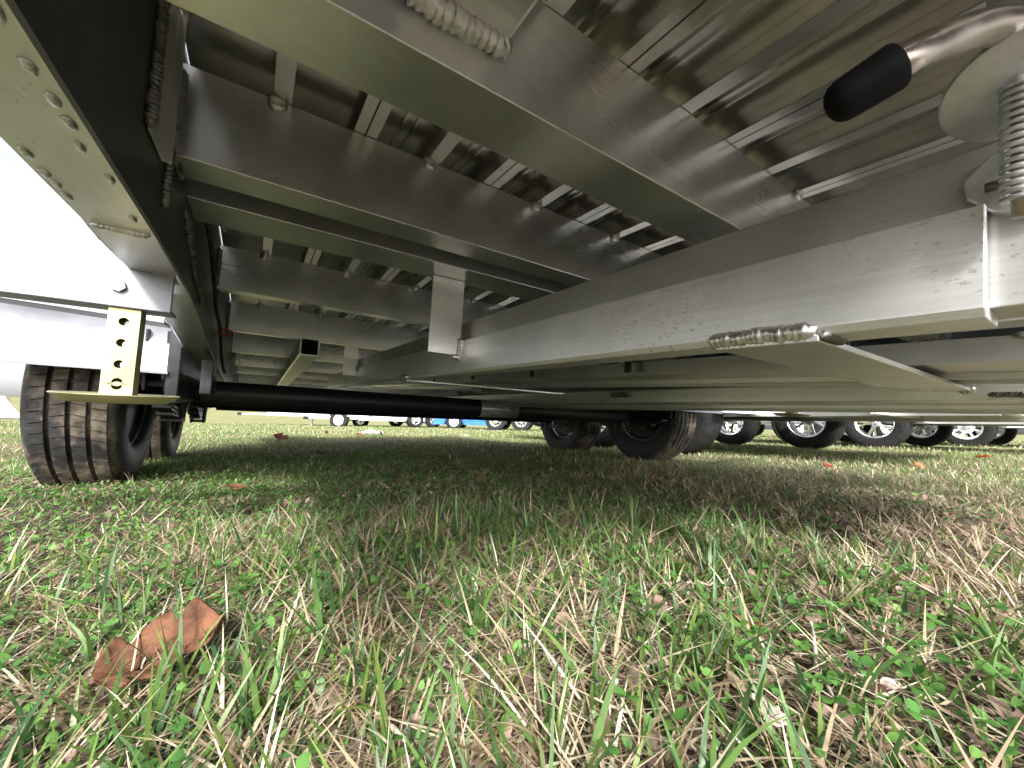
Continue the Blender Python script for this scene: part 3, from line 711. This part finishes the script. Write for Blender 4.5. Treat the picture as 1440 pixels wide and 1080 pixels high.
# ------------------------------------------------------------------ grass (one mesh per kind, blade by blade)
def emit(name, label, mat, V, F, tint, kind='stuff', cat=None):
    me = bpy.data.meshes.new(name); nv, nf = len(V), len(F)
    me.vertices.add(nv); me.vertices.foreach_set('co', V.astype(np.float32).ravel())
    me.loops.add(nf*F.shape[1]); me.loops.foreach_set('vertex_index', F.astype(np.int32).ravel())
    me.polygons.add(nf); me.polygons.foreach_set('loop_start', (np.arange(nf)*F.shape[1]).astype(np.int32))
    try: me.polygons.foreach_set('loop_total', np.full(nf, F.shape[1], np.int32))
    except Exception: pass
    me.polygons.foreach_set('use_smooth', [True]*nf)
    a = me.attributes.new('tint', 'FLOAT', 'POINT'); a.data.foreach_set('value', tint.astype(np.float32))
    me.update(); me.validate(); me.materials.append(mat)
    o = bpy.data.objects.new(name, me); return finish(o, label=label, cat=cat, kind=kind)
def scatter(n, r0, r1, power=1.0, wedge=1.02):
    """points in the field of view and a little beside it"""
    u = rng.random(n); r = (r0**power + u*(r1**power-r0**power))**(1/power)
    a = (rng.random(n)*2-1)*wedge
    return r*np.sin(a), r*np.cos(a)
def blades(x, y, L, w, lean, head, curl, K=3, z0=0.0, tw=None):
    n = len(x); t = np.linspace(0, 1, K+1)[None, :]
    ang = lean[:, None] + curl[:, None]*t                  # angle from vertical, growing along the blade
    ds = L[:, None]/K
    dx = np.concatenate([np.zeros((n, 1)), np.cumsum(np.sin(ang[:, :-1])*ds, 1)], 1)
    dz = np.concatenate([np.zeros((n, 1)), np.cumsum(np.cos(ang[:, :-1])*ds, 1)], 1)
    hx, hy = np.cos(head)[:, None], np.sin(head)[:, None]
    px = x[:, None]+dx*hx; py = y[:, None]+dx*hy; pz = (gz(x, y)+z0)[:, None]+dz
    pz = np.maximum(pz, gz(px, py)+.0015)
    wd = w[:, None]*np.clip(1.15-t**1.6*1.12, .03, 1)*.5
    a = (head + np.pi/2 + (tw if tw is not None else 0))[:, None]
    sx, sy = np.cos(a)*wd, np.sin(a)*wd
    V = np.stack([np.stack([px-sx, py-sy, pz], -1), np.stack([px+sx, py+sy, pz], -1)], 2).reshape(-1, 3)
    b = (np.arange(n)*(2*(K+1)))[:, None]; k = np.arange(K)[None, :]*2
    F = np.stack([b+k, b+k+1, b+k+3, b+k+2], -1).reshape(-1, 4)
    return V, F, 2*(K+1)
def tufts(n, r0, r1, per, spread, keep, bias=0.0):
    cx, cy = scatter(n, r0, r1, 1.6); m = rng.random(n) < keep(cx, cy); cx, cy = cx[m], cy[m]
    k = rng.integers(per[0], per[1], len(cx)); cx, cy = np.repeat(cx, k), np.repeat(cy, k); N_ = len(cx)
    a = rng.random(N_)*2*np.pi; d = spread*rng.random(N_)**.8
    return cx+d*np.cos(a), cy+d*np.sin(a), a+rng.normal(0, .5, N_), d/spread
def patch(x, y, s=1.0, ph=0.0):
    return .5+.25*(np.sin(x*3.1*s+ph+np.sin(y*2.3*s))+np.sin(y*4.3*s+1.7*ph+1.3*np.sin(x*2.9*s+ph)))
def turf(name, label, mat, layers, cat=None, clumps=()):
    Vs, Fs, Ts, off = [], [], [], 0
    for (n, r0, r1, per, spread, L, w, lean, curl, K, keep, tmid) in clumps:
        x, y, hd_, dd = tufts(n, r0, r1, per, spread, keep); n = len(x)
        LL = L[0]+(L[1]-L[0])*rng.random(n)**1.4; ww = w[0]+(w[1]-w[0])*rng.random(n)
        V, F, q = blades(x, y, LL, ww, lean[0]+(lean[1]-lean[0])*(.3*rng.random(n)+.7*dd), hd_, curl[0]+(curl[1]-curl[0])*rng.random(n), K, tw=rng.normal(0, .5, n))
        Vs.append(V); Fs.append(F+off); off += len(V)
        Ts.append(np.repeat(np.clip(tmid+rng.normal(0, .2, n), 0, 1), q))
    for (n, r0, r1, pw, L, w, lean, curl, K, keep, tmid, *wd) in layers:
        x, y = scatter(n, r0, r1, pw, *wd); m = rng.random(n) < keep(x, y); x, y = x[m], y[m]; n = len(x)
        LL = L[0]+(L[1]-L[0])*rng.random(n)**2.0; ww = (w[0]+(w[1]-w[0])*rng.random(n)); sc = .65+.7*patch(x, y, .8, 2.0); LL = LL*sc
        le = lean[0]+(lean[1]-lean[0])*rng.random(n); cu = curl[0]+(curl[1]-curl[0])*rng.random(n); hd_ = rng.random(n)*2*np.pi
        V, F, q = blades(x, y, LL, ww, le, hd_, cu, K, tw=rng.normal(0, .5, n))
        Vs.append(V); Fs.append(F+off); off += len(V)
        tv = np.clip(tmid+rng.normal(0, .29, n), 0, 1); Ts.append(np.repeat(tv, q))
    return emit(name, label, mat, np.concatenate(Vs), np.concatenate(Fs), np.concatenate(Ts), cat=cat)
R_ = math.radians
left = lambda x, y: np.clip(.45 - x*1.1, 0, 1)
turf('grass', 'fresh green grass blades growing through the old thatch', GREEN, [
    (8200,  .16, 1.0, 1.5, (.008,.045), (.0020,.0046), (0, .85), (0, 1.0), 4, lambda x, y: .25+.75*patch(x, y, 1.2, .4), .60),
    (60000, .55, 2.6, 1.7, (.006,.026), (.0014,.0032), (0, .95), (0, .9), 3, lambda x, y: .40+.60*patch(x, y, 1.2, .4), .60),
    (95000, 2.2, 7.0, 1.7, (.012,.040), (.0028,.0055), (0, .8), (0, .8), 2, lambda x, y: .3+.7*patch(x, y, .8, .9), .66),
    (60000, 6.0, 22., 1.5, (.03,.06), (.008,.020), (0, .8), (0, .6), 1, lambda x, y: .3+.7*patch(x, y, .4, .9), .70),
    (240,   .20, .9, 1.6, (.045,.095), (.0032,.0058), (.05, .8), (0, .9), 5, lambda x, y: .3+.7*patch(x, y, 1.2, .4), .45),
    (70000, .3, 4.5, 1.7, (.012,.035), (.0030,.0055), (0, .9), (0, .9), 1, lambda x, y: 1.0*(np.abs(np.arctan2(x, y)) > 1.02), .66, 3.1416),
], cat='grass', clumps=[
    (300, .20, 1.0, (5, 13), .012, (.020,.085), (.0022,.0052), (0, .75), (0, 1.0), 5, lambda x, y: .3+.7*patch(x, y, 1.6, .9), .55),
    (900, .7, 3.0, (6, 14), .014, (.010,.032), (.0018,.0036), (0, .8), (0, .9), 3, lambda x, y: .2+.8*patch(x, y, 1.6, .9), .55),
])
turf('dry_grass', 'straw coloured dead grass lying as thatch', STRAW, [
    (20000, .14, 1.0, 1.5, (.02,.09), (.0009,.0034), (1.15, 1.62), (-.25, .3), 4, lambda x, y: .55+.45*patch(x, y, 1.5, 2.2), .55),
    (1900,  .16, 1.2, 1.5, (.02,.06), (.0008,.0022), (.3, 1.3), (0, .8), 4, lambda x, y: .4+.6*patch(x, y, 1.5, 2.2), .70),
    (60000, .7, 2.8, 1.7, (.02,.06), (.0010,.0026), (.95, 1.6), (-.3, .3), 3, lambda x, y: .45+.55*patch(x, y, 1.5, 2.2), .58),
    (60000, 2.4, 7.5, 1.7, (.02,.05), (.0025,.005), (.4, 1.5), (-.2, .4), 2, lambda x, y: .35+.65*patch(x, y, .8, 2.9), .65),
    (40000, 6.5, 22., 1.5, (.03,.06), (.008,.018), (.3, 1.4), (0, .4), 1, lambda x, y: .3+.7*patch(x, y, .4, 2.9), .72),
    (40000, .3, 4.5, 1.7, (.02,.05), (.0030,.0055), (.8, 1.5), (0, .2), 1, lambda x, y: 1.0*(np.abs(np.arctan2(x, y)) > 1.02), .60, 3.1416),
], cat='dead grass', clumps=[
    (420, .18, 1.0, (8, 22), .016, (.03,.10), (.0009,.0030), (.5, 1.5), (.1, .7), 5, lambda x, y: .5+.5*patch(x, y, 1.9, 3.9), .68),
    (1900, .7, 2.6, (8, 22), .022, (.03,.075), (.0011,.0024), (.2, 1.4), (0, .7), 3, lambda x, y: np.clip(.25+.8*x, .05, 1)*patch(x, y, 1.9, 3.9), .62),
])
def discs(name, label, mat, n, r0, r1, keep, size, up, tilt, tmid, lobes, cat):
    """small leaf shapes: a ring of points round a centre, tilted, on a short lift"""
    x, y = scatter(n, r0, r1, 1.6); m = rng.random(n) < keep(x, y); x, y = x[m], y[m]; n = len(x)
    Vs, Fs, Ts = [], [], []; off = 0; K = 8
    h = up[0]+(up[1]-up[0])*rng.random(n); rot = rng.random(n)*2*np.pi; tv = np.clip(tmid+rng.normal(0, .22, n), 0, 1)
    s = size[0]+(size[1]-size[0])*rng.random(n)
    for l in range(lobes):
        a = rot+2*np.pi*l/max(lobes, 1) + rng.normal(0, .12, n); ti = rng.normal(0, tilt, n)+.15; ti2 = rng.normal(0, tilt, n)
        t = np.linspace(0, 2*np.pi, K, endpoint=False)[None, :]
        u = (1+np.cos(t)*1.0)*s[:, None]*.55 if lobes > 1 else np.cos(t)*s[:, None]*.8
        v = np.sin(t)*s[:, None]*.50*(1+.25*np.cos(t))
        zz = gz(x, y)[:, None]+h[:, None]+u*np.sin(ti)[:, None]+np.abs(v)*.35*np.sign(ti2)[:, None]+v*np.sin(ti2)[:, None]
        px = x[:, None]+u*np.cos(a)[:, None]*np.cos(ti)[:, None]-v*np.sin(a)[:, None]; py = y[:, None]+u*np.sin(a)[:, None]*np.cos(ti)[:, None]+v*np.cos(a)[:, None]
        zz = np.maximum(zz, gz(px, py)+.001)
        V = np.stack([px, py, zz], -1).reshape(-1, 3); b = (np.arange(n)*K)[:, None]
        F = np.concatenate([b+np.array([[0, 1, 2, 3]]), b+np.array([[0, 3, 4, 5]]), b+np.array([[0, 5, 6, 7]])], 0)
        Vs.append(V); Fs.append(F+off); Ts.append(np.repeat(tv, K)); off += len(V)
    V = np.concatenate(Vs); F = np.concatenate(Fs)
    return emit(name, label, mat, V, F, np.concatenate(Ts), cat=cat)
discs('clover', 'patches of small three leaved clover low in the grass', CLOV, 4200, .2, 1.6, lambda x, y: (patch(x, y, 2.5, 5.0) > .62)*.9+.06, (.004, .0095), (.008, .030), .25, .45, 3, 'clover')
discs('ground_cover', 'carpet of tiny round weed leaves, thickest at the left', CLOV, 70000, .28, 3.0, lambda x, y: np.clip(.10+left(x, y)*.9, 0, 1)*(.4+.6*patch(x, y, 2.0, 1.0)), (.0025, .0078), (.003, .018), .5, .72, 1, 'weeds')
discs('leaf_litter', 'crumpled brown scraps of rotting leaves between the stems', LITT, 9000, .14, 2.2, lambda x, y: .25+.75*patch(x, y, 1.6, 3.3), (.004, .014), (.001, .010), .5, .45, 1, 'leaf litter')

# ------------------------------------------------------------------ single leaves, twigs, scraps
def ground_at(px, py):
    """ground point under a given sight line, worked out once for the ones listed below"""
    d = CAMR @ Vector(((px-720)/561, -(py-540)/561, -1)); t = CAM_H/-d.z; return d.x*t, d.y*t
def leaf(px, py, size, mat, label, rz, tilt, curl=.5, lift=.006, lobes=5, group=None):
    x, y = ground_at(px, py); n = 22; m = 8; v = []; f = []; sd_ = size*90
    for i in range(n+1):
        u = i/n; env = math.sin(math.pi*min(1, u*.93+.04))**.75*(1-.25*u)
        for j in range(m+1):
            w = j/m*2-1
            lob = .48+.52*abs(math.sin(math.pi*(lobes*.55*u+.25)+.3*(w > 0)))**.8
            edge = env*lob*(1+.05*math.sin(31*u+sd_+2*w))
            X = (u-.4)*size + size*.16*abs(w)*env*(lob-.5); Y = w*edge*size*.66
            fold = abs(w)*edge*.5                              # the halves rise from the vein and curl over at the rim
            Z = size*(curl*(.75*fold - .9*fold**2*(1+.6*math.sin(4*u+sd_))) + .30*curl*(u-.45)**2*1.8 + .030*math.sin(11*u+5*w+sd_)*(.4+abs(w)) + .018*math.sin(23*u-9*w+sd_))
            v.append((X, Y*(1-.25*curl*abs(w)), Z))
    for i in range(n):
        for j in range(m): q = i*(m+1)+j; f.append((q, q+1, q+m+2, q+m+1))
    mb = MB().add(v, f); me = mb.mesh('fallen_leaf', mat, True)
    o = bpy.data.objects.new('fallen_leaf', me); o.location = (x, y, float(gz(x, y))+lift)
    o.rotation_euler = (tilt[0], tilt[1], rz)
    s = o.modifiers.new('thickness', 'SOLIDIFY'); s.thickness = .0006
    finish(o, label=label, cat='leaf', group='dead leaves lying on the grass')
    MB().tube([(-.38*size, 0, size*.03), (-.62*size, size*.03, size*.02), (-.85*size, size*.08, -.001)], [.0012, .0009, .0008], 5).build('leaf_stalk', mat, o, smooth=True)
    me2 = [Vector(v[k*9+4])+Vector((0, 0, .0006)) for k in range(0, 22)]
    MB().tube(me2, .0008, 5).build('leaf_vein', mat, o, smooth=True)
    return o
leaf(215, 945, .088, BIGL, 'large rust brown leaf curled upright at the lower left', .62, (.42, -.22), 1.1, .018)
leaf(332, 690, .055, RUST, 'brown leaf lying flat in front of the big left tyre', .2, (.15, .1), .8, .012)
leaf(675, 676, .048, RUST, 'brown leaf standing on edge under the middle of the trailer, left of a smaller one', 2.4, (.5, .2), .7, .014)
leaf(771, 690, .036, RUST, 'small reddish leaf just right of the leaf standing on edge', 1.2, (.8, .2), .7, .014)
leaf(392, 622, .13, RUST, 'dark brown leaf in the sunlit grass beyond the left wheels', .4, (.6, .2), .8, .03)
leaf(458, 611, .10, RUST, 'small dark upright leaf left of the white plastic scrap', 1.4, (1.2, .2), .8, .03)
leaf(503, 614, .11, RUST, 'brown leaf touching the left side of the white plastic scrap', .9, (.9, .1), .8, .03)
leaf(535, 613, .10, RUST, 'brown leaf leaning against the right part of the white plastic scrap', 2.2, (1.1, .1), .8, .03)
leaf(1292, 660, .060, ORNG, 'bright orange leaf in the sunlit strip at the right', .3, (.7, .1), .6, .020)
leaf(448, 642, .055, RUST, 'narrow tan leaf in the shade between the wheels', .5, (.3, .2), .5, .018)
leaf(1385, 648, .09, ORNG, 'faded orange leaf near the right edge below the far tyres', 2.8, (.4, .1), .5, .02)
leaf(990, 845, .034, PALE, 'pale beige leaf lying among straw right of centre', 2.9, (.3, .1), .6, .010)
leaf(1080, 1055, .030, PALE, 'pale rotted leaf at the bottom edge right of centre', .9, (.4, .2), .9, .006)
leaf(1240, 1010, .036, PALE, 'crumpled grey beige leaf at the lower right', 2.0, (.3, .4), .9, .006)
leaf(1060, 905, .034, LITT if False else RUST, 'dull brown leaf below the pale beige one', 1.2, (.2, .2), .6, .006)
def twig(pts, r, label, mat=TWIG, cat='twig', name='twig'):
    P = []
    for (px, py, z) in pts:
        x, y = ground_at(px, py); P.append((x, y, float(gz(x, y))+z))
    P = arc(P, 5); n = len(P)
    MB().tube(P, [r*(1-.5*i/n)*(1+.12*math.sin(i*2.3)) for i in range(n)], 7).build(name, mat, smooth=True, label=label, cat=cat)
twig([(1150, 975, .003), (1147, 940, .012), (1144, 950, .034)], .0022, 'grey frayed dead stem standing above a clover leaf at the lower right')
twig([(1158, 985, .004), (1172, 1015, .005), (1195, 1060, .003)], .0017, 'thin pale stalk lying below the standing frayed stem', cat='stalk', name='dry_stalk')
twig([(48, 1060, .0), (40, 1030, .012), (30, 1040, .03)], .0012, 'thin dark twig standing at the bottom left corner')
twig([(300, 900, .004), (322, 920, .012), (352, 872, .012), (368, 858, .02)], .0012, 'branching grey dead stem right of the large rust leaf')
twig([(520, 1000, .004), (545, 1040, .010), (590, 1078, .006)], .0024, 'broad straw blade lying at the bottom centre left', STRAW if False else PALE, 'straw', 'dry_stalk')
twig([(850, 1078, .002), (858, 1020, .010), (868, 1040, .030)], .0022, 'pinkish dry blade standing at the bottom centre', PALE, 'straw', 'dry_stalk')
# white plastic scrap, red ring, bluish flat scrap
x, y = ground_at(522, 612); v = []; f = []
for i in range(11):
    for j in range(7):
        u, w = i/10-.5, j/6-.5; v.append((u*.34, w*.16, .05*max(0, 1-4*w*w)*(1-2*abs(u))+.014*math.sin(i*2.1+j)+.01))
for i in range(10):
    for j in range(6): q = i*7+j; f.append((q, q+1, q+8, q+7))
MB().add(v, f).build('plastic_scrap', PLAST, smooth=True, loc=(x, y, .03), label='crumpled white plastic scrap on the shaded grass under the axle', cat='litter')
x, y = ground_at(1165, 662)
MB().lathe([(.0, .024), (.008, .026), (.010, .020), (.0, .018)], 'z', 24, closed=True).build('plastic_ring', REDD, smooth=True, loc=(x, y, .022), label='small red plastic ring in the sunlit grass at right', cat='litter').rotation_euler = (.5, .2, 0)

for o in bpy.data.objects:                               # round parts shade smoothly, creases stay sharp
    if o.type == 'MESH' and o.name.split('.')[0] in ('foot_plate', 'latch_plate', 'brake_drum', 'jack_foot', 'axle', 'fender', 'hub', 'coupler'):
        smooth_by_angle(o.data, 38)
